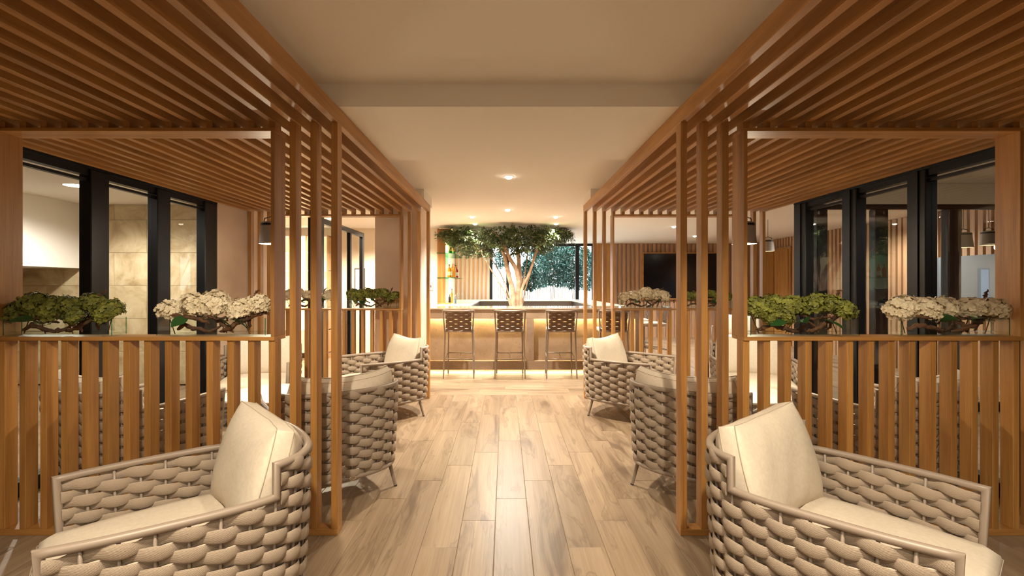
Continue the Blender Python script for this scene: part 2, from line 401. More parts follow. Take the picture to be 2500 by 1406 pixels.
# walls round the bar
struct('wall_back_left', MB().box(-9, -1.34, 9.9, 10.0, 0, ZC), WALLC, 'cream wall beside the bar shelves')
struct('wall_bar_side', MB().box(-1.42, -1.36, 10.0, 13.5, 0, ZC), WALLC)
wb = struct('wall_back', MB().box(-1.42, -0.42, 13.5, 13.6, 0, ZC), mat('pale_backing', (0.62, 0.55, 0.52), 0.85), 'pale back wall with upright oak battens left of the window')
bt = MB().box(-0.022, 0.022, -0.04, 0, 0, ZC-0.004).mesh('batten', BATC)
x = -1.33
while x < -0.43: obj('batten', bt, wb, (x, 13.5, 0)); x += 0.115
wr = struct('wall_back_right', MB().box(2.46, 6.8, 13.5, 13.6, 0, ZC), BATBG, 'oak battened wall behind the television')
MB().box(2.46, 2.95, 13.44, 13.5, 0, ZC-.004).build('door_panel', OAKZ, wr)
bt2 = MB().box(-0.036, 0.036, -0.045, 0, 0, ZC-0.004).mesh('batten', BATC)
x = 3.02
while x < 6.7: obj('batten', bt2, wr, (x, 13.5, 0)); x += 0.1185
ws = struct('wall_right', MB().box(6.75, 6.85, 5.62, 13.5, 0, ZC), BATBG, 'oak battened side wall of the right lounge')  # real side wall; its near end also stands in for glass reflections
bt3 = MB().box(-0.045, 0, -0.036, 0.036, 0, ZC-0.004).mesh('batten', BATC)
y = 5.75
while y < 13.4:
    if not 11.45 < y < 12.95: obj('batten', bt3, ws, (6.75, y, 0))
    y += 0.1185
bt4 = MB().box(-0.045, 0, -0.036, 0.036, 2.36, ZC-0.004).mesh('batten', BATC)
for k in range(12): obj('batten', bt4, ws, (6.75, 11.55+k*0.1185, 0))
d1 = struct('door_1', MB().box(6.68, 6.75, 11.5, 12.9, 0, 2.34), OAKZ, 'flat oak door in the right side wall')
MB().box(6.66, 6.68, 11.58, 12.15, 0.02, 2.28).build('door_leaf', OAKZ, d1)
MB().box(6.66, 6.68, 12.2, 12.82, 0.02, 2.28).build('door_leaf', OAKZ, d1)
# garden window
w5 = struct('window_5', MB().box(-0.42, 2.46, 13.48, 13.56, 2.50, ZC), BLACK, 'tall black framed garden window behind the bar')
for a, b in ((-0.42, -0.34), (0.03, 0.11), (1.93, 2.03), (2.38, 2.46)): MB().box(a, b, 13.46, 13.58, 0, 2.50).build('mullion', BLACK, w5)
for a, b in ((-0.34, 0.03), (0.11, 1.93), (2.03, 2.38)): MB().box(a, b, 13.516, 13.524, 0, 2.50).build('pane', GL, w5)
struct('ground_outside', MB().box(-6, 12, 13.6, 30, -0.1, -0.02), mat('pale_gravel', (0.7, 0.72, 0.72), 0.9))
# dark doorway strip left of column
struct('door_2', MB().box(-2.42, -2.22, 9.86, 9.9, 0, 2.1), mat('dark_door', (0.05, 0.045, 0.04), 0.6), 'dark narrow door in the cream wall left of the column')
mon = thing('wall_screen', 'small black framed screen glowing blue on the cream wall behind the partition', 'screen', (-2.92, 9.88, 1.05))
MB().box(-0.10, 0.10, -0.03, 0.018, 0, 0.72).build('screen_frame', BLACK, mon)
MB().box(-0.075, 0.075, -0.034, -0.031, 0.03, 0.69).build('display', mat('blue_display', (0.1, 0.1, 0.1), 0.3, emit=(0.45, 0.65, 1.0), es=1.6), mon)

# ------------------------------------------------------------------ pergolas
SW, SP, SZ0, SZ1, SD = 0.037, 0.118, 2.349, 2.44, 0.076
def pergola(side, inner, label):
    P = thing('slatted_pergola', label, 'pergola', (side*inner, 0, 0))
    def X(d0, d1): return (min(side*d0, side*d1), max(side*d0, side*d1))
    n = 20
    a, b = X(0, SW)
    sl = bevelbox(a, b, -1.0, 6.26, SZ0, SZ1, 0.0018).mesh('roof_slat', OAKY)
    for i in range(n): obj('roof_slat', sl, P, (side*SP*i, 0, 0))
    for (ya, yb) in ((2.79, 2.79+SD), (6.18, 6.18+SD)):
        po = bevelbox(a, b, ya, yb, 0.036, SZ0, 0.0018).mesh('post', OAKZ)
        for i in (0, 1, 2, 17, 18, 19): obj('post', po, P, (side*SP*i, 0, 0))
        lo = bevelbox(a, b, ya, yb, 0.036, 1.108, 0.0018).mesh('screen_slat', OAKZ)
        st = bevelbox(a, b, ya, yb, 2.313, SZ0, 0.001).mesh('spacer', OAKZ)
        for i in range(3, 17):
            obj('screen_slat', lo, P, (side*SP*i, 0, 0)); obj('spacer', st, P, (side*SP*i, 0, 0))
        p, q = X(0, 19*SP+SW); bevelbox(p, q, ya-0.0, yb, 0.0, 0.036, 0.0018).build('bottom_rail', OAKX, P)
        f0, f1 = 3*SP, 16*SP+SW+0.01; fy0, fy1 = ya-0.012, ya+0.132
        p, q = X(f0, f1); bevelbox(p, q, fy0, fy1, 2.293, 2.313, 0.0012).build('frame_top', OAKX, P)
        bevelbox(p, q, fy0, fy1, 1.108, 1.130, 0.0012).build('shelf_board', OAKX, P)
        for u in (f0, f1-0.02):
            p, q = X(u, u+0.02); bevelbox(p, q, fy0, fy1, 1.130, 2.293, 0.0012).build('frame_side', OAKZ, P)
    return P
pergola(-1, 0.951, 'oak slatted pergola on the left of the aisle with portal frames and low screens')
pergola(1, 0.997, 'oak slatted pergola on the right of the aisle with portal frames and low screens')

# ------------------------------------------------------------------ armchairs
def catmull(pts, per=10):
    out = []
    for i in range(len(pts)-1):
        p0 = pts[max(0, i-1)]; p1 = pts[i]; p2 = pts[i+1]; p3 = pts[min(len(pts)-1, i+2)]
        for k in range(per):
            t = k/per
            out.append(tuple(0.5*((2*p1[j]) + (-p0[j]+p2[j])*t + (2*p0[j]-5*p1[j]+4*p2[j]-p3[j])*t*t + (-p0[j]+3*p1[j]-3*p2[j]+p3[j])*t**3) for j in range(len(p1))))
    out.append(tuple(pts[-1])); return out
half = [(.365, 0), (.392, -.15), (.407, -.33), (.412, -.48), (.402, -.61), (.365, -.715), (.285, -.795), (.16, -.842), (0, -.855)]
plan = catmull(half + [(-x_, y_) for x_, y_ in half[::-1][1:]], 12)
OFF = 0.425
plan = [(x_, y_+OFF) for x_, y_ in plan]
cum = [0]
for i in range(1, len(plan)): cum.append(cum[-1] + math.dist(plan[i], plan[i-1]))
LEN = cum[-1]
def at(s, z=0.62):
    s = max(0, min(LEN, s)); i = 0
    lo, hi = 0, len(cum)-1
    while hi-lo > 1:
        m_ = (lo+hi)//2
        if cum[m_] <= s: lo = m_
        else: hi = m_
    t = (s-cum[lo])/(cum[hi]-cum[lo]); x_ = plan[lo][0]*(1-t)+plan[hi][0]*t; y_ = plan[lo][1]*(1-t)+plan[hi][1]*t
    dx, dy = plan[hi][0]-plan[lo][0], plan[hi][1]-plan[lo][1]; l = math.hypot(dx, dy)
    k = 0.95 + 0.05*min(1, (z-0.19)/0.43)
    return Vector((x_*k, y_*k, z)), Vector((-dy/l, dx/l, 0))     # outward normal
JOG = next(cum[i] for i in range(len(plan)) if plan[i][1] < OFF-.65)
NS = 24; DS = LEN/NS
AZ, BZ, LZ = 0.62, 0.74, 0.19
def section(mb, stations, n=8):
    b = len(mb.v)
    for (p, nrm, w_, th) in stations:
        for j in range(n):
            a = 2*PI*j/n
            c, s_ = math.cos(a), math.sin(a)
            c = math.copysign(abs(c)**0.8, c); s_ = math.copysign(abs(s_)**0.8, s_)
            mb.v.append(tuple(p + nrm*(th*c) + Vector((0, 0, 1))*(w_/2*s_)))
    k = len(stations)
    for i in range(k-1):
        for j in range(n):
            j2 = (j+1) % n; mb.f.append((b+i*n+j, b+i*n+j2, b+(i+1)*n+j2, b+(i+1)*n+j))
    mb.f.append(tuple(b+j for j in range(n))[::-1]); mb.f.append(tuple(b+(k-1)*n+j for j in range(n)))
def pillow(w_, h_, t_, edge, bow, nu=22, nv=18, sb=0.0):
    """box cushion centred at 0: x width, z height, y thickness, bent round the back"""
    m = MB(); grid = {}
    def P(u, v, s):
        fu = 1-abs(u)**2.6; fv = 1-abs(v)**2.6
        th = edge + t_*(max(0, fu)*max(0, fv))**0.55
        pinch = 1 - 0.035*(1-abs(u)**2)*abs(v)**6
        pv = 1 + sb*(1-abs(v)**2)*abs(u)**3
        x_ = u*w_/2*pv; z_ = v*h_/2*pinch
        return (x_, s*th + bow*u*u + 0.004*math.sin(9*u+5*v)*(1-abs(u)), z_ + 0.012*abs(u*v)**3*(1 if v > 0 else -1))
    for s in (-1, 1):
        for i in range(nu+1):
            for j in range(nv+1):
                u = -math.cos(PI*i/nu); v = -math.cos(PI*j/nv)
                u = math.copysign(abs(u)**0.8, u); v = math.copysign(abs(v)**0.8, v)
                grid[(s, i, j)] = len(m.v); m.v.append(P(u, v, s))
    for s in (-1, 1):
        for i in range(nu):
            for j in range(nv):
                q = (grid[s, i, j], grid[s, i+1, j], grid[s, i+1, j+1], grid[s, i, j+1]); m.f.append(q if s < 0 else q[::-1])
    for i in range(nu):
        for j, fl in ((0, 1), (nv, 0)):
            q = (grid[-1, i, j], grid[1, i, j], grid[1, i+1, j], grid[-1, i+1, j]); m.f.append(q if fl else q[::-1])
    for j in range(nv):
        for i, fl in ((0, 0), (nu, 1)):
            q = (grid[-1, i, j], grid[1, i, j], grid[1, i, j+1], grid[-1, i, j+1]); m.f.append(q if fl else q[::-1])
    seams = []
    for s in (-1, 1):
        loop = [grid[s, i, 0] for i in range(nu)] + [grid[s, nu, j] for j in range(nv)] + [grid[s, i, nv] for i in range(nu, 0, -1)] + [grid[s, 0, j] for j in range(nv, 0, -1)]
        seams.append([m.v[k] for k in loop])
    return m, seams
def make_chair(label, loc, rz, group):
    t = thing('lounge_chair', label, 'armchair', loc, rz, group)
    def rail(s0, s1, z, n=40): return [at(s0+(s1-s0)*i/n, z)[0] for i in range(n+1)]
    q = rail(JOG, LEN-JOG, BZ, 60); a = rail(0, JOG, AZ, 24); b = rail(LEN-JOG, LEN, AZ, 24)
    f0 = at(0, LZ)[0]; f1 = at(LEN, LZ)[0]
    path = [f0] + a + q + b + [f1]
    MB().tube(path, 0.0155, 12).build('frame', FRAME, t, True, auto=50)
    MB().tube(rail(0, LEN, LZ, 70), 0.014, 10).build('bottom_rail', FRAME, t, True, auto=50)
    MB().tube([f0, f1], 0.013, 10).build('front_rail', FRAME, t, True, auto=50)
    sp = MB()
    for i in range(1, NS):
        s = i*DS; top = BZ if JOG < s < LEN-JOG else AZ
        MB().tube([at(s, LZ)[0], at(s, 0.4)[0], at(s, top)[0]], 0.0062, 6).build('spindle', FRAME, t, True)
    z = 0.222; k = 0
    while z < BZ-0.012:
        hi = z > AZ-0.012
        s0, s1 = (JOG+0.012, LEN-JOG-0.012) if hi else (0.008, LEN-0.008)
        m = MB(); st = []
        n = int((s1-s0)/DS*8)
        for i in range(n+1):
            s = s0+(s1-s0)*i/n; ph = math.cos(PI*s/DS + k*PI)
            p, nr = at(s, z)
            amp = 0.013*math.copysign(abs(ph)**0.7, ph)
            st.append((p + nr*amp + Vector((0, 0, 0.004*math.sin(PI*s/DS + k*PI))), nr, 0.0385+0.0125*abs(ph)**0.8, 0.0066))
        section(m, st)
        m.build('woven_strap', STRAPM, t, True, auto=60)
        z += 0.0358; k += 1
    for (sx, f) in ((1, -.10), (-1, -.10), (1, -.66), (-1, -.66)):
        x0, y0 = sx*(.345 if f > -.3 else .335), f+OFF
        dy = 0.035 if f > -.3 else -0.035
        lg = MB().tube([(x0, y0, LZ), (x0+sx*0.035, y0+dy, 0.008)], [0.0155, 0.011], 10).build('leg', FRAME, t, True, auto=50)
        MB().tube([(x0+sx*0.0352, y0+dy, 0.008), (x0+sx*0.0365, y0+dy*1.03, 0.0)], 0.0118, 10).build('foot_cap', RUB, lg)
    # seat cushion follows the plan, inset
    m = MB(); ring = []
    base = []
    for i in range(0, 61):
        s = LEN*i/60; p, nr = at(s); p = p - nr*0.042; base.append((p.x, p.y))
    base = [(base[0][0], base[0][1]+0.035)] + base + [(base[-1][0], base[-1][1]+0.035)]
    base = [(base[0][0]-0.03, base[0][1]+0.025)] + base + [(base[-1][0]+0.03, base[-1][1]+0.025)]
    cx_, cy_ = 0, 0.0; prof = [(0.90, .262), (.975, .268), (1.0, .30), (1.0, .375), (.985, .405), (.93, .424), (.8, .433), (.55, .440), (.25, .443), (0.02, .444)]
    n = len(base)
    for sc_, z in prof:
        for (x_, y_) in base: m.v.append((cx_+(x_-cx_)*sc_, cy_+(y_-cy_)*sc_, z))
    for i in range(len(prof)-1):
        for j in range(n):
            j2 = (j+1) % n; m.f.append((i*n+j, i*n+j2, (i+1)*n+j2, (i+1)*n+j))
    m.f.append(tuple(range(n))[::-1]); m.f.append(tuple((len(prof)-1)*n+j for j in range(n)))
    st_ = m.build('seat_cushion', FAB, t, True, auto=70)
    MB().tube([(cx_+(x_)*1.0, (y_)*1.0, .39) for x_, y_ in base], 0.002, 5, closed=True).build('piping', SEAM, st_, True)
    m, seams = pillow(0.66, 0.435, 0.092, 0.034, 0.055, sb=0.10)
    tilt = R(17)
    def place(v):
        y_, z_ = v[1], v[2]
        return (v[0]*(1.0 - 0.06*(0.5 + z_)), y_*math.cos(tilt)-z_*math.sin(tilt) - 0.27, z_*math.cos(tilt)+y_*math.sin(tilt)+0.607)
    m.v = [place(v) for v in m.v]
    bc = m.build('back_cushion', FAB, t, True, auto=75)
    for sm in seams: MB().tube([place(v) for v in sm], 0.0022, 5, closed=True).build('piping', SEAM, bc, True)
    c = at(LEN/2, LZ)[0]
    MB().tube([(c.x+0.022*math.cos(a_*PI/8), c.y-0.0155, LZ+0.009*math.sin(a_*PI/8)) for a_ in range(16)], 0.0022, 5, closed=True).build('badge', BADGE, t, True, label='small oval metal maker badge')
    return t
def chair_pose(M, F):
    l = math.hypot(*F); fx, fy = F[0]/l, F[1]/l
    return (M[0]-OFF*fx, M[1]-OFF*fy, 0), math.atan2(-fx, fy)
chairs = [
    ((-1.62, 1.745), (-.774, -.633), 'taupe woven lounge chair in the left foreground with a tilted ivory back cushion', 'foreground lounge chairs'),
    ((1.612, 1.688), (.656, -.755), 'taupe woven lounge chair in the right foreground with ivory cushions', 'foreground lounge chairs'),
    ((-1.50, 3.80), (-.62, .78), 'woven lounge chair with its back to the viewer just behind the left front posts', 'lounge chairs round the left table'),
    ((-1.66, 5.20), (-.78, -.62), 'woven lounge chair at the far aisle end of the left pergola near its far posts', 'lounge chairs round the left table'),
    ((-2.58, 4.95), (.25, -.97), 'woven lounge chair facing the viewer beside the left glass wall', 'lounge chairs round the left table'),
    ((-2.52, 3.90), (.30, .95), 'woven lounge chair seen from behind through the left lower screen', 'lounge chairs round the left table'),
    ((1.63, 3.82), (.62, .78), 'woven lounge chair with its back to the viewer just behind the right front posts', 'lounge chairs round the right table'),
    ((1.684, 5.22), (.78, -.62), 'woven lounge chair at the far aisle end of the right pergola near its far posts', 'lounge chairs round the right table'),
    ((2.60, 4.95), (-.25, -.97), 'woven lounge chair facing the viewer beside the right glass wall', 'lounge chairs round the right table'),
    ((2.57, 3.90), (-.30, .95), 'woven lounge chair seen from behind through the right lower screen', 'lounge chairs round the right table'),
    ((4.3, 9.3), (-.6, -.8), 'woven lounge chair standing in the far lounge in front of the television wall', 'far lounge chairs'),
]
proto = None
for M, F, lab, grp in chairs:
    loc, rz = chair_pose(M, F)
    if proto is None: proto = make_chair(lab, loc, rz, grp)
    else: copy_tree(proto, loc, rz, lab, grp)

# round tables
def table(x, y, label):
    t = thing('round_table', label, 'table', (x, y, 0))
    MB().lathe([(0.001, .425), (.385, .425), (.40, .432), (.40, .446), (.392, .452), (.001, .452)], 48).build('table_top', TABT, t, True, auto=40)
    MB().lathe([(.40, .405), (.404, .405), (.404, .424), (.40, .424)], 48, cap=False).build('apron', FRAME, t, True, auto=40)
    for k in range(4):
        a = PI/4 + k*PI/2
        MB().tube([(.33*math.cos(a), .33*math.sin(a), .424), (.37*math.cos(a), .37*math.sin(a), 0)], [.014, .010], 10).build('leg', FRAME, t, True, auto=50)
    return t
table(-2.12, 4.46, 'low round table with white top among the left lounge chairs')
table(2.16, 4.46, 'low round table with white top among the right lounge chairs')

# ------------------------------------------------------------------ bar
bar = thing('bar_counter', 'travertine ring bar with glowing recessed panels and a floor level light strip', 'bar', (0, 8.0, 0))
def bx(name, x0, x1, y0, y1, z0, z1, m): return bevelbox(x0, x1, y0-8.0, y1-8.0, z0, z1, 0.003).build(name, m, bar)
BX0, BX1 = -1.75, 2.22
bx('counter_top', BX0, BX1, 8.0-0.02, 8.9, 1.03, 1.05, TOPS)
bx('front_band', BX0, BX1, 8.0, 8.035, .88, 1.03, BARS)
bx('base_band', BX0, BX1, 8.0, 8.12, .05, .193, BARS)
bx('pillar', .345, .47, 8.0, 8.12, .193, .88, BARS)
bx('pillar', BX0, BX0+.1, 8.0, 8.12, .193, .88, BARS)
bx('pillar', BX1-.1, BX1, 8.0, 8.12, .193, .88, BARS)
bx('recessed_panel', BX0+.1, .345, 8.105, 8.12, .193, 1.03, BARS)
bx('recessed_panel', .47, BX1-.1, 8.105, 8.12, .193, 1.03, BARS)
bx('carcass', BX0+.02, BX1-.02, 8.12, 8.86, .05, 1.03, BARS)
bx('plinth', BX0+.05, BX1-.05, 8.25, 8.8, 0, .05, FLOORB)
for a, b in ((BX0+.1, .345), (.47, BX1-.1)):
    bx('light_strip', a+.01, b-.01, 8.040, 8.058, .935, .95, EMB)
bx('light_strip', BX0+.06, BX1-.06, 8.19, 8.215, .036, .049, EML)
bx('side_panel', BX1, BX1+.03, 8.02, 12.4, .05, 1.03, BARS)
bx('left_counter', -1.32, -.63, 8.9, 12.5, 1.02, 1.05, MARB); bx('left_cabinet', -1.31, -.66, 8.9, 12.5, 0, 1.02, STEEL)
bx('right_counter', 1.70, BX1, 8.9, 12.5, 1.02, 1.05, MARB); bx('right_cabinet', 1.73, BX1-.02, 8.9, 12.5, 0, 1.02, STEEL)
bx('back_counter', -1.32, BX1, 12.5, 13.1, 1.02, 1.05, MARB); bx('back_cabinet', -1.31, BX1-.02, 12.53, 13.05, 0, 1.02, STEEL)
# planter with tree
pl = thing('tree_planter', 'stainless steel planter inside the ring bar holding the tree', 'planter', (0.25, 10.0, 0))
MB().box(-.75, .75, -.55, .55, 0, .93).build('planter_box', STEEL, pl)
MB().box(-.72, .72, -.52, .52, .93, .955).build('soil', SOIL, pl)
TR = thing('ficus_tree', 'multi stemmed ficus tree with a spreading crown growing out of the bar', 'tree', (0.25, 10.0, 0.955))
def tp(a, b, yo=0.0): return Vector(((1050+a/5.86-1233)/120-0.25, yo, 1.42-(520+b/5.86-697)/120-0.955))
stems = [
    [(1195, 1400, 0), (1190, 1150, -.02), (1130, 900, -.1), (1095, 760, -.15), (1060, 600, -.2), (1000, 470, -.3)],
    [(1255, 1400, .02), (1265, 1000, -.05), (1225, 800, -.1), (1130, 640, -.15), (1080, 520, -.2), (1000, 380, -.3), (900, 280, -.35)],
    [(1290, 1400, .05), (1290, 1000, .05), (1265, 650, .08), (1250, 450, .1), (1260, 260, .15)],
    [(1300, 1400, -.02), (1310, 1100, -.08), (1400, 900, -.15), (1480, 660, -.2), (1580, 380, -.3), (1640, 250, -.3)],
    [(1165, 1380, -.1), (1090, 1160, -.2), (880, 820, -.3), (740, 580, -.35), (620, 420, -.4)],
    [(1180, 1380, .1), (1110, 1120, .2), (1050, 950, .25), (930, 730, .3), (800, 540, .4)],
    [(1310, 1380, .1), (1380, 1050, .2), (1450, 850, .25), (1540, 560, .3), (1700, 400, .4)],
    [(1320, 1050, 0), (1360, 850, .1), (1400, 600, .2), (1380, 420, .25)]]
rad = [.062, .052, .058, .036, .018, .017, .018, .016]
random.seed(11)
for st, r0 in zip(stems, rad):
    pts = catmull([tuple(tp(*p)) for p in st], 6); n = len(pts)
    pts = [(p[0]+random.uniform(-.006, .006), p[1], p[2]) for p in pts]
    rr = [r0*(1-.6*i/n)*(1+random.uniform(-.08, .10)) for i in range(n)]
    MB().tube(pts, rr, 9).build('trunk', BARK, TR, True)
lv = MB(); tw = MB()
def leaf(mb, p, d, l, w_, droop=0.0):
    d = d.normalized(); sdir = d.cross(Vector((0, 0, 1)))
    sdir = sdir.normalized() if sdir.length > 1e-3 else Vector((1, 0, 0))
    sdir = (sdir + Vector((random.uniform(-.5, .5), random.uniform(-.5, .5), random.uniform(-.5, .5)))).normalized()
    up = sdir.cross(d).normalized(); b = len(mb.v)
    mb.v += [tuple(p), tuple(p+d*l*.4+sdir*w_*.5+up*w_*.15), tuple(p+d*l), tuple(p+d*l*.4-sdir*w_*.5+up*w_*.15)]
    mb.f += [(b, b+1, b+2), (b, b+2, b+3)]
def zlow(x_):   # lower edge of the crown, world height
    pts = [(-1.2, 2.30), (-1.0, 2.22), (-.85, 2.06), (-.6, 2.0), (-.35, 2.0), (-.15, 2.02), (.05, 2.08), (.3, 2.06), (.5, 2.10), (.75, 2.12), (.9, 2.25), (1.1, 2.38), (1.25, 2.42)]
    for i in range(len(pts)-1):
        if pts[i][0] <= x_ <= pts[i+1][0]:
            t = (x_-pts[i][0])/(pts[i+1][0]-pts[i][0]); return pts[i][1]*(1-t)+pts[i+1][1]*t
    return 2.4
for c in range(520):
    while True:
        x_, y_ = random.uniform(-1.2, 1.25), random.uniform(-.95, .95)
        if (x_/1.22)**2 + (y_/.95)**2 < 1: break
    z1 = 2.555; z0 = zlow(x_) + 0.10*abs(y_)
    zz = z0 + (z1-z0)*random.random()
    cen = Vector((x_-.25, y_, zz-.955)); out = Vector((x_*.8, y_*.8, random.uniform(-.25, .5))); out.normalize()
    L_ = random.uniform(.12, .26)
    if z1-zz < .1: out.z = min(out.z, -.1)
    end = cen + out*L_ + Vector((0, 0, -.05)); tw.tube([cen, (cen+end)/2+Vector((0, 0, .015)), end], [.004, .003, .0015], 4)
    for k in range(34):
        t = random.random(); p = cen.lerp(end, t) + Vector((random.gauss(0, .028), random.gauss(0, .028), random.gauss(0, .02)))
        if p.z + .955 > 2.565: p.z = 2.565-.955
        leaf(lv, p, out + Vector((random.gauss(0, .7), random.gauss(0, .7), random.gauss(-.35, .5))), random.uniform(.048, .075), random.uniform(.024, .036))
lv.v = [(a, b, min(c, 2.566-.955)) for a, b, c in lv.v]
lv.build('foliage', LEAF, TR, kind='stuff'); tw.build('twigs', BARK, TR, kind='stuff')

# garden trees outside
random.seed(5)
for k, (px, Y_, h_, r_, zb) in enumerate([(1222, 16.4, 2.5, .26, 2.0), (1312, 15.2, 2.9, .42, 1.35), (1330, 16.0, 3.1, .5, 1.4), (1350, 15.0, 3.0, .42, 1.45), (1368, 16.2, 3.3, .5, 1.4), (1385, 15.1, 3.0, .42, 1.4), (1402, 16.0, 2.9, .45, 1.35), (1430, 15.2, 2.7, .45, 1.3), (1455, 16.3, 2.7, .5, 1.3), (1288, 16.6, 2.2, .35, 1.3)]):
    Y_ = (14.9, 16.1, 17.3)[k % 3]; r_ = min(r_, .40); X_ = (px-1233)*Y_/1200
    names = ['sparse young garden tree alone behind the left pane', 'slender garden tree first right of the ficus trunks', 'garden tree second right of the ficus trunks, set back', 'garden tree third right of the ficus trunks, close to the glass', 'tallest garden tree in the middle of the wide pane', 'garden tree just right of the tallest one, close to the glass', 'garden tree beside the right window mullion, set back', 'garden tree in the narrow pane right of the mullion', 'garden tree behind the right edge of the garden window', 'short garden tree mostly hidden behind the ficus trunks']
    t = thing('garden_tree', names[k], 'tree', (X_, Y_, -.02), 0, 'garden trees beyond the window')
    for q in range(3):
        dx = (q-1)*.05
        MB().tube([(dx*.4, 0, 0), (dx, .02, 1.0), (dx*2.2+random.uniform(-.03, .03), 0, 1.9), (dx*3, 0, h_-.2)], [.022, .018, .013, .006], 6).build('trunk', BARK, t, True)
    m = MB()
    for c in range(2100 if k else 420):
        zz = zb + (h_-zb)*random.random()**.9; rr = r_*math.sin(PI*min(1, max(0.08, (zz-zb)/(h_-zb)*.8+.15)))
        a = random.uniform(0, 2*PI); q = rr*math.sqrt(random.random())
        leaf(m, Vector((q*math.cos(a), q*math.sin(a), zz)), Vector((random.gauss(0, 1), random.gauss(0, 1), random.gauss(-.5, .6))), random.uniform(.08, .12), .055)
    m.build('foliage', LEAF2, t, kind='stuff')

# bar stools
def make_stool(label, loc, rz, group):
    t = thing('bar_stool', label, 'bar stool', loc, rz, group)   # local +Y faces forward, back at -Y
    hw, hd = .215, .20
    for sx in (-1, 1):
        MB().tube([(sx*(hw+.015), -hd-.03, 0.004), (sx*(hw-.005), -hd, .68), (sx*hw, -hd-.015, .76), (sx*(hw+.018), -hd-.05, 1.045)], [.010, .0125, .0125, .012], 8).build('rear_leg', FRAME, t, True, auto=50)
        MB().tube([(sx*(hw-.005), hd+.02, 0.004), (sx*(hw-.015), hd, .70)], [.010, .0125], 8).build('front_leg', FRAME, t, True, auto=50)
        MB().tube([(sx*(hw+.002), -hd, .30), (sx*(hw-.005), hd, .34)], .008, 8).build('stretcher', FRAME, t, True)
    MB().tube([(-hw-.012, -hd-.055, 1.043), (-.1, -hd-.075, 1.033), (.1, -hd-.075, 1.033), (hw+.012, -hd-.055, 1.043)], .013, 8).build('top_rail', FRAME, t, True)
    MB().tube([(-hw, -hd-.01, .72), (hw, -hd-.01, .72)], .012, 8).build('back_bottom_rail', FRAME, t, True)
    MB().tube([(-hw+.01, -hd-.012, .30), (hw-.01, -hd-.012, .30)], .009, 8).build('stretcher', FRAME, t, True)
    MB().tube([(-hw+.02, hd+.01, .34), (hw-.02, hd+.01, .34)], .010, 8).build('footrest', FRAME, t, True)
    MB().tube([(0, -hd, .30), (0, hd, .34)], .007, 6).build('stretcher', FRAME, t, True)
    MB().tube([(-hw+.01, hd, .70), (hw-.01, hd, .70)], .012, 8).build('seat_rail', FRAME, t, True)
    m, s_ = pillow(.41, .40, .02, .022, 0, 12, 12)
    m.v = [(v[0], v[2]+.01, v[1]+.735) for v in m.v]
    m.build('seat', FAB, t, True, auto=60)
    for k in range(5):
        x_ = -.16+.08*k; MB().tube([(x_, -hd-.01, .72), (x_, -hd-.066, 1.03)], .004, 6).build('spindle', FRAME, t, True)
    for r_ in range(8):
        z = .748+r_*.0355; yb = -hd-.012-.055*(z-.72)/.32; st = []
        for i in range(49):
            x_ = -.195+.39*i/48; ph = math.cos(PI*x_/.08+r_*PI)
            st.append((Vector((x_, yb-.006*ph - .012*(1-(x_/.2)**2), z+.004*math.sin(PI*x_/.08+r_*PI))), Vector((0, 1, 0)), .037+.006*abs(ph), .0045))
        m = MB(); section(m, st, 6); m.build('woven_strap', STOOLW, t, True, auto=60)
    MB().tube([(.02*math.cos(a*PI/6), -hd-.024, .72+.008*math.sin(a*PI/6)) for a in range(12)], .002, 5, closed=True).build('badge', BADGE, t, True)
    return t
so = [(-.706, 7.70, 0, 'woven back bar stool leftmost in front of the bar'), (.075, 7.70, 0, 'woven back bar stool in the middle of the three in the aisle'),
      (.862, 7.70, 0, 'woven back bar stool in front of the bar right of the stone pillar'), (1.66, 7.70, 0, 'bar stool in front of the bar seen through the right pergola far posts'),
      (2.62, 8.75, PI/2, 'bar stool at the right side of the bar, nearer one with cream seat'), (2.62, 9.75, PI/2, 'bar stool at the right side of the bar, farther one')]
sp_ = None
for x_, y_, rz, lab in so:
    if sp_ is None: sp_ = make_stool(lab, (x_, y_, 0), rz, 'stools round the bar')
    else: copy_tree(sp_, (x_, y_, 0), rz, lab, 'stools round the bar')

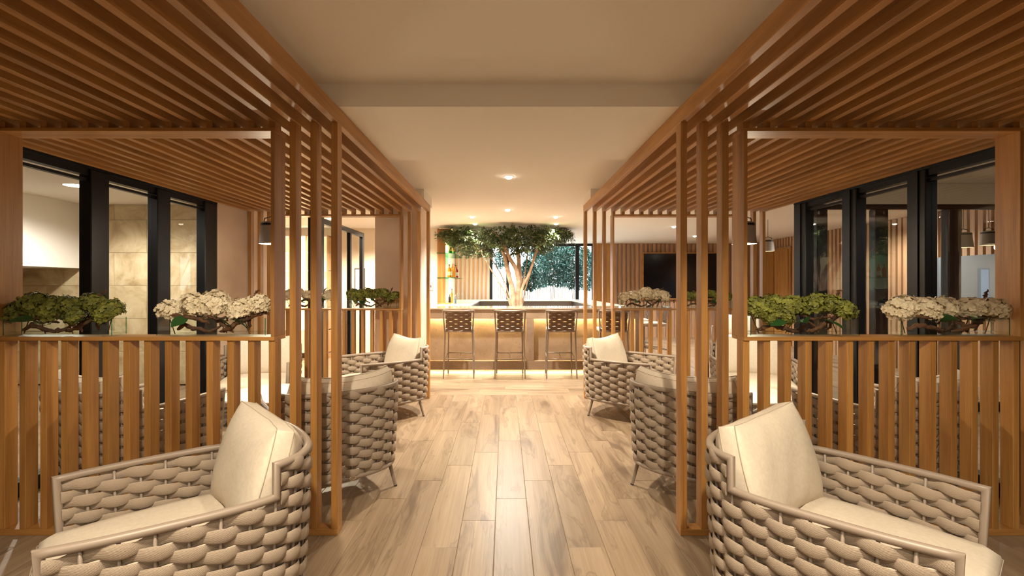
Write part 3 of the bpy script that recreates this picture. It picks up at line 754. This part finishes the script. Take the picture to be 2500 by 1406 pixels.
# ------------------------------------------------------------------ flower trays
random.seed(21)
def floret_mesh(m_, n, r, seed, ps, core):
    random.seed(seed); mb = MB(); ga = PI*(3-math.sqrt(5))
    for i in range(n):
        zc = 1 - 1.72*(i+.5)/n; rr = math.sqrt(max(0, 1-zc*zc)); a = ga*i
        nrm = Vector((rr*math.cos(a), rr*math.sin(a), zc)); lump = 1 + .10*math.sin(3*a+2*zc*5)
        nrm = (nrm + Vector((random.gauss(0, .16), random.gauss(0, .16), random.gauss(0, .16)))).normalized()
        c = Vector((rr*math.cos(a), rr*math.sin(a), zc*.85)) * r * lump * random.uniform(.82, 1.08)
        u = nrm.orthogonal().normalized(); v = nrm.cross(u); ro = random.uniform(0, PI)
        for k in range(4):
            b = ro + k*PI/2 + random.uniform(-.15, .15); d = u*math.cos(b)+v*math.sin(b); s_ = nrm.cross(d)
            l = ps*random.uniform(.85, 1.15); cup = random.uniform(.05, .5)
            B = len(mb.v)
            mb.v += [tuple(c), tuple(c+d*l*.45+s_*l*.5+nrm*l*cup*.4), tuple(c+d*l*.9+s_*l*.36+nrm*l*cup), tuple(c+d*l*1.02+nrm*l*(cup*.75)),
                     tuple(c+d*l*.9-s_*l*.36+nrm*l*cup), tuple(c+d*l*.45-s_*l*.5+nrm*l*cup*.4)]
            mb.f += [(B, B+1, B+2, B+3), (B, B+3, B+4, B+5)]
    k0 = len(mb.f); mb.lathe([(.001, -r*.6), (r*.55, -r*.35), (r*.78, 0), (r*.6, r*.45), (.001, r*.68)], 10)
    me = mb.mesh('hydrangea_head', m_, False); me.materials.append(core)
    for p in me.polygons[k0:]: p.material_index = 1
    return me
CW = mat('petal_shadow_white', (0.62, 0.54, 0.36), 0.9); CG = mat('petal_shadow_green', (0.03, 0.035, 0.008), 0.9)  # darker core colours paint the shade between the petals
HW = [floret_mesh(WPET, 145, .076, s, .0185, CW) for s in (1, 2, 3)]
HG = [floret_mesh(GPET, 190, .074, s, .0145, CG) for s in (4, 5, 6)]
def drift(pts, r, seed):
    random.seed(seed); P = catmull(pts, 7); n = len(P)
    P = [(a+random.gauss(0, .003), b+random.gauss(0, .003), c+random.gauss(0, .003)) for a, b, c in P]
    rr = [max(.002, r*(.55+.75*math.sin(PI*(i/n)**.8)+random.uniform(-.18, .22))*(1-.45*i/n)) for i in range(n)]
    return MB().tube(P, rr, 7, flat=.7)
LF = MB()
for i in range(7):
    t = i/6; w_ = .034*math.sin(PI*min(1, t*.9+.06)); LF.v += [(t*.11, -w_, -.03*t*t+.006), (t*.11, 0, -.03*t*t), (t*.11, w_, -.03*t*t+.006)]
for i in range(6):
    b = i*3; LF.f += [(b, b+3, b+4, b+1), (b+1, b+4, b+5, b+2)]
LFM = LF.mesh('leaf', BIGLEAF, True)
SHZ = 1.1305
def arrangement(kind, x_, y_, seed, label):
    t = thing('flower_arrangement', label, 'flowers', (x_, y_, SHZ)); hl, hd, h = .31, .055, .105; g = .004
    v = MB().box(-hl, hl, -hd, hd, 0, .006)
    v.box(-hl, hl, -hd, -hd+g, .006, h); v.box(-hl, hl, hd-g, hd, .006, h); v.box(-hl, -hl+g, -hd+g, hd-g, .006, h); v.box(hl-g, hl, -hd+g, hd-g, .006, h)
    vz = v.build('glass_tray', GLV, t)
    e = MB()
    for sx in (-1, 1):
        for sy in (-1, 1): e.box(sx*hl-.0015*(1+sx), sx*hl+.0015*(1-sx), sy*hd-.0015*(1+sy), sy*hd+.0015*(1-sy), .006, h)
    e.build('glass_edge', GLE, vz)
    MB().box(-hl+.006, hl-.006, -hd+.006, hd-.006, .007, .024).build('water', GLV, t)
    random.seed(seed); H = HW if kind == 'white' else HG
    n = 5 if kind == 'white' else 6; q = []
    for i in range(n):
        xx = -hl+.06 + (2*hl-.12)*i/(n-1) + random.uniform(-.018, .018)
        arch = math.sin(PI*(i+.5)/n)
        zz = .148 + .028*arch + random.uniform(-.020, .022); sc = random.uniform(.86, 1.12)
        o = obj('hydrangea_head', H[i % 3], t, (xx, random.uniform(-.022, .012), zz), (random.uniform(-.5, .5), random.uniform(-.4, .4), random.uniform(0, 6)), (sc, sc, sc*random.uniform(.85, 1)))
    if kind == 'green':
        for i in range(3):
            obj('hydrangea_head', H[i], t, (random.uniform(-.26, .26), -.03, .118), (.9, random.uniform(-.4, .4), random.uniform(0, 6)), (.7, .7, .62))
    random.seed(seed+1)
    a = random.uniform(-.03, .03)
    ds = [([(-.26+a, 0, .03), (-.20, -.02, .06), (-.12, -.035, .045), (-.04, -.02, .028), (.03, 0, .055), (.06, .01, .10)], .014),
          ([(.03+a, 0, .022), (.10, -.03, .045), (.17, -.03, .085), (.24, -.01, .11), (.31, .0, .13), (.345, 0, .125)], .015),
          ([(-.05, .01, .07), (-.12, -.045, .105), (-.22, -.05, .115), (-.30, -.02, .14), (-.335, 0, .155)], .012),
          ([(.20, .02, .03), (.22, -.01, .10), (.235, -.03, .17), (.25+a, 0, .235), (.275, .0, .262)], .011),
          ([(-.02, -.05, .12), (.05, -.062, .10), (.13, -.05, .112), (.19, -.045, .10)], .008),
          ([(.12, -.01, .024), (.06, -.03, .07), (.00, -.03, .10)], .011)]
    for k, (p, r_) in enumerate(ds): drift([(q0*.88, q1, q2) for q0, q1, q2 in p], r_, seed*7+k).build('driftwood', DRIFT, t, True)
    for k in range(4):
        x0 = -.24+.15*k+random.uniform(-.02, .02)
        MB().tube([(x0, random.uniform(-.03, .03), .012), (x0+random.choice((-.05, .05)), -.01, .12)], .0028, 5).build('flower_stem', DRIFT, t, True)
    for k in range(3):
        obj('leaf', LFM, t, (-.12+.13*k+random.uniform(-.03, .03), -.045, .10+random.uniform(-.01, .01)), (random.uniform(-.9, .9), random.uniform(-.2, .25), random.uniform(-2.6, .2)))
    return t
YN, YF = 2.79+.058, 6.18+.058
for kd, x_, y_, s_, lab in [
    ('green', -2.545, YN, 31, 'green hydrangeas with driftwood in a glass tray on the near left shelf'),
    ('white', -1.672, YN, 32, 'white hydrangeas with driftwood in a glass tray on the near left shelf'),
    ('green', 1.705, YN, 33, 'green hydrangeas with driftwood in a glass tray on the near right shelf'),
    ('white', 2.56, YN, 34, 'white hydrangeas with driftwood in a glass tray on the near right shelf'),
    ('white', -2.50, YF, 35, 'white hydrangeas in a glass tray on the far left shelf'),
    ('green', -1.67, YF, 36, 'green hydrangeas in a glass tray on the far left shelf'),
    ('white', 1.765, YF, 37, 'white hydrangeas in a glass tray on the far right shelf'),
    ('green', 2.55, YF, 38, 'green hydrangeas in a glass tray on the far right shelf')]:
    arrangement(kd, x_, y_, s_, lab)

# ------------------------------------------------------------------ pendants
def pendant(x_, y_, zb, label, s=1.0, e=14):
    t = thing('pendant_lamp', label, 'pendant lamp', (x_, y_, zb))
    MB().lathe([(.098*s, 0), (.105*s, 0), (.088*s, .16*s), (.086*s, .195*s), (.05*s, .205*s), (.001, .207*s)], 28, cap=False).build('shade', SHADE, t, True, auto=40)
    MB().lathe([(.0885*s, .165*s), (.0895*s, .165*s), (.0885*s, .185*s), (.087*s, .185*s)], 28, cap=False).build('shade_band', BLACK, t, True, auto=40)
    MB().lathe([(.001, .012), (.092*s, .012), (.092*s, .016), (.001, .016)], 24).build('diffuser', SHADEI, t)
    MB().tube([(-.07*s, 0, .19*s), (-.06*s, 0, .235*s), (0, 0, .25*s), (.06*s, 0, .235*s), (.07*s, 0, .19*s)], .004, 6).build('handle', BLACK, t, True)
    MB().tube([(0, 0, .25*s), (0, 0, (2.44 if abs(x_) < 3.3 and y_ < 6.2 else ZC)-zb)], .0035, 6).build('cord', BLACK, t, True)
    if e:
        l = light('SPOT', (0, 0, -.005), e, WARM, .06, 150, .5); l.parent = t
        if e > 20: l = light('POINT', (0, 0, -.03), e*.22, WARM, .02); l.parent = t  # added point fill so the pendant also brightens the walls around
    return t
pendant(-2.14, 4.5, 1.80, 'grey tapered pendant lamp with black band over the left round table', 1, 48)
pendant(2.19, 4.5, 1.80, 'grey tapered pendant lamp with black band over the right round table', 1, 48)
pendant(4.60, 8.6, 2.02, 'small grey pendant lamp in the far lounge seen between the right far posts', 1, 12)
pendant(5.55, 5.95, 1.88, 'grey pendant lamp standing in for a reflection in the right glass wall, nearer its mullion', .9, 8)  # this pair is added to imitate pendants mirrored in the glass
pendant(6.15, 6.25, 1.93, 'grey pendant lamp standing in for a reflection in the right glass wall, farther right', .9, 8)

# ------------------------------------------------------------------ downlights
def aimed(a, b): return (Vector(b)-Vector(a)).to_track_quat('-Z', 'Y').to_euler()
def downlight(x_, y_, label, e, r=.04, color=WARM, spot=110, z=ZC, blend=.5, soft=.05, aim=None):
    t = thing('downlight', label, 'downlight', (x_, y_, z), 0, 'recessed ceiling downlights')
    MB().lathe([(r, -.004), (r+.012, -.004), (r+.014, 0), (r, 0)], 24, cap=False).build('trim_ring', WHT, t, True, auto=40)
    dz = .028 if r < .06 else .006
    MB().lathe([(.001, -dz), (r*.5, -dz*.87), (r*.85, -dz*.5), (r, -.0005)], 24, cap=False).build('lens', EMW, t, True)
    l = light('SPOT', (0, 0, -.04), e, color, soft, spot, blend, rot=aim); l.parent = t
    return t
downlight(.04, 5.2, 'bright recessed downlight in the aisle ceiling nearest the viewer', 150)
downlight(.04, 7.47, 'recessed downlight in the ceiling before the bar', 180, color=NEUT, spot=140)
downlight(-.55, 8.23, 'recessed downlight left above the bar front', 100, color=NEUT, spot=80, aim=(R(32), 0, R(-20)))
downlight(.85, 8.23, 'recessed downlight right above the bar front', 100, color=NEUT, spot=80, aim=(R(32), 0, R(18)))
downlight(-.56, 9.15, 'recessed downlight at the left edge of the tree crown', 60, color=NEUT)
downlight(.95, 9.15, 'recessed downlight at the right edge of the tree crown', 60, color=NEUT)
downlight(.04, 1.75, 'recessed downlight out of view above the foreground aisle', 22)
downlight(-.70, .75, 'recessed downlight out of view tilted towards the left foreground chair', 105, spot=75, aim=aimed((-.70, .75, ZC), (-1.65, 2.0, .5)))
downlight(.74, .75, 'recessed downlight out of view tilted towards the right foreground chair', 105, spot=75, aim=aimed((.74, .75, ZC), (1.65, 2.0, .5)))
downlight(-.1, 11.6, 'added fill downlight hidden behind the tree crown, left', 75, color=NEUT, spot=150)  # this pair is added out of sight to brighten the bar zone
downlight(1.1, 11.6, 'added fill downlight hidden behind the tree crown, right', 75, color=NEUT, spot=150)
downlight(.04, .2, 'recessed downlight out of view above the viewer', 50)
downlight(-1.9, -.6, 'recessed downlight behind the viewer on the left', 22)
downlight(1.9, -.6, 'recessed downlight behind the viewer on the right', 22)
downlight(-4.94, 5.67, 'large round ceiling light in the travertine side room', 75, .125, NEUT, 160)
downlight(-4.3, 4.2, 'ceiling light of the travertine side room hidden by the pergola', 38, .125, NEUT, 160)
downlight(5.75, 8.0, 'round ceiling light in the right lounge behind the glass wall', 70, .1, NEUT, 160)
downlight(4.4, 11.4, 'recessed downlight before the television wall', 130, .04, NEUT, 130)
downlight(3.3, 9.6, 'recessed downlight right of the bar', 120, .04, NEUT, 140)
downlight(-3.0, 8.4, 'recessed downlight behind the left glass partition', 170, .04, WARM, 150)
downlight(-2.0, 8.8, 'recessed downlight left of the plaster column', 150, .04, WARM, 150)
downlight(4.6, 3.6, 'ceiling light inside the right glazed room', 25, .08, NEUT, 160)

# ------------------------------------------------------------------ far wall furniture
tvt = thing('television', 'large black wall television framed in oak on the battened wall', 'television', (4.77, 13.40, 1.07))
MB().box(-1.0, 1.0, -.02, .05, 0, 1.22).build('screen', TVM, tvt)
for b_ in ((-1.03, -1.0, 0, 1.22), (1.0, 1.03, 0, 1.22), (-1.03, 1.03, 1.22, 1.25), (-1.03, 1.03, -.03, 0)):
    MB().box(b_[0], b_[1], -.03, .05, b_[2], b_[3]).build('frame', OAKX, tvt)
ds_ = thing('display_shelf', 'tall backlit display shelf glowing warm white beyond the left pergola', 'shelf', (-4.2, 9.6, 0))
MB().box(-.95, .75, .25, .28, 0, 2.4).build('back_panel', WALLC, ds_)
for x_ in (-.95, -.62, -.02, .30, .72): MB().box(x_, x_+.03, 0, .25, 0, 2.4).build('divider', OAKZ, ds_)
for z in (.1, .55, .95, 1.33, 1.7, 2.05, 2.37): MB().box(-.95, .75, .02, .25, z, z+.02).build('shelf_board', WHT, ds_)
for x_ in (-.88, -.57, .03, .35):
    MB().box(x_, x_+.04, .235, .249, .12, 2.37).build('light_strip', EML, ds_)
for x_ in (-.72, .2): light('AREA', (-4.2+x_, 9.45, 1.4), 12, WARM, .5, rot=(R(90), 0, 0), sy=1.8)

# back bar shelving
bb = thing('back_bar_shelves', 'oak back bar shelving with glass shelves and warm strip light left of the tree', 'shelf', (-1.36, 9.87, 0))
bevelbox(.0, .16, 0, .04, 1.05, 2.45).build('end_panel', OAKZ, bb)
bevelbox(-.0, .27, 0, .05, 2.45, 2.565).build('top_beam', OAKX, bb)
bevelbox(.0, .27, -.02, .03, 1.05, 1.075).build('bottom_rail', OAKX, bb)
MB().box(0, .015, .04, 3.2, 1.05, 2.56).build('back_panel', mat('lit_wall_panel', (.8, .7, .5), .6), bb)
MB().box(.26, .27, .05, 3.1, 2.47, 2.56).build('top_fascia', WHT, bb)
MB().box(.02, .035, .05, 3.0, 2.50, 2.52).build('light_strip', EML, bb)
MB().box(.02, .035, .06, .09, 1.08, 2.45).build('light_strip', EML, bb)
for z in (1.575, 2.065): MB().box(-.01, .35, -.03, 1.8, z, z+.012).build('glass_shelf', GLE, bb)
light('AREA', (-1.18, 11.0, 2.48), 26, WARM2, .15, sy=2.0)
def bottle(x_, y_, z, h, r, col, cap, label, lab=None):
    t = thing('bottle', label, 'bottle', (x_, y_, z), 0, 'bottles on the back bar')
    m_ = mat('bottle_glass', col, .12); MB().lathe([(.001, 0), (r, 0), (r, h*.58), (r*.8, h*.68), (r*.32, h*.76), (r*.30, h*.93), (.001, h*.93)], 14).build('body', m_, t, True, auto=40)
    MB().lathe([(.001, h*.92), (r*.36, h*.92), (r*.36, h), (.001, h)], 10).build('cap', mat('cap', cap, .4), t, True, auto=40)
    if lab: MB().lathe([(r*1.02, h*.15), (r*1.02, h*.45)], 14, cap=False).build('paper_label', mat('label_paper', lab, .7), t)
GRN, AMB, RED, PUR, CLR, DRK = (.05, .35, .04), (.65, .22, .02), (.5, .05, .02), (.35, .05, .3), (.7, .72, .72), (.03, .02, .02)
for a in [(-1.115, 9.98, 2.078, .31, .038, GRN, (.7, .6, .1), 'green bottle on the top glass shelf nearest the end panel', (.8, .75, .3)),
          (-1.06, 10.15, 2.078, .30, .036, GRN, DRK, 'dark capped green bottle on the top glass shelf', (.6, .3, .1)),
          (-1.07, 10.42, 2.078, .32, .035, CLR, PUR, 'clear bottle with purple cap on the top glass shelf', PUR),
          (-1.13, 9.96, 1.588, .26, .045, AMB, DRK, 'squat amber bottle on the middle glass shelf nearest the end panel', (.8, .7, .3)),
          (-1.04, 10.02, 1.588, .27, .036, AMB, RED, 'amber bottle with red cap on the middle glass shelf', None),
          (-1.10, 10.25, 1.588, .30, .04, (.75, .3, .05), CLR, 'orange bottle with white cap on the middle glass shelf', (.9, .85, .8)),
          (-1.03, 10.45, 1.588, .25, .036, RED, AMB, 'red bottle on the middle glass shelf', (.9, .8, .7)),
          (-1.08, 10.75, 1.588, .28, .04, AMB, DRK, 'farthest amber bottle on the middle glass shelf', (.9, .85, .8)),
          (-1.13, 10.0, 1.051, .20, .025, DRK, AMB, 'small black bottle on the marble side counter', None),
          (-1.02, 10.1, 1.051, .18, .022, (.1, .12, .15), CLR, 'small dark blue bottle on the marble side counter', None),
          (-1.14, 10.55, 1.051, .30, .028, (.6, .4, .05), PUR, 'tall yellow bottle with purple cap on the marble side counter', None)]: bottle(*a)
for k, (x_, y_) in enumerate(((-1.08, 9.8), (-1.0, 9.92), (-.98, 10.12), (-.95, 10.3))):
    t = thing('wine_glass', ['clear balloon wine glass nearest on the marble side counter', 'clear wine glass second from the viewer on the marble counter', 'clear wine glass third from the viewer on the marble counter', 'clear wine glass farthest on the marble counter'][k], 'glass', (x_, y_, 1.051), 0, 'wine glasses on the side counter')
    MB().lathe([(.032, 0), (.032, .003), (.004, .008), (.0035, .10), (.02, .11), (.045, .14), (.048, .18), (.038, .22)], 16, cap=False).build('bowl', GLV, t, True)
sw = thing('light_switch', 'white switch plate on the cream wall end beside the bar', 'switch', (-1.50, 9.895, 1.33))
MB().box(-.045, .045, -.012, 0, 0, .16).build('plate', WHT, sw); MB().box(-.02, .02, -.018, -.012, .05, .10).build('rocker', STEEL, sw)

# grey-blue panel added to imitate a dark reflection in the right glass
pn = MB().box(6.66, 6.70, 6.2, 7.6, 1.0, 1.85).build('reflection_panel', mat('slate_panel', (.12, .15, .19), .5)); tag(pn, 'slate grey panel imitating a dark reflection in the right glass wall', 'panel')
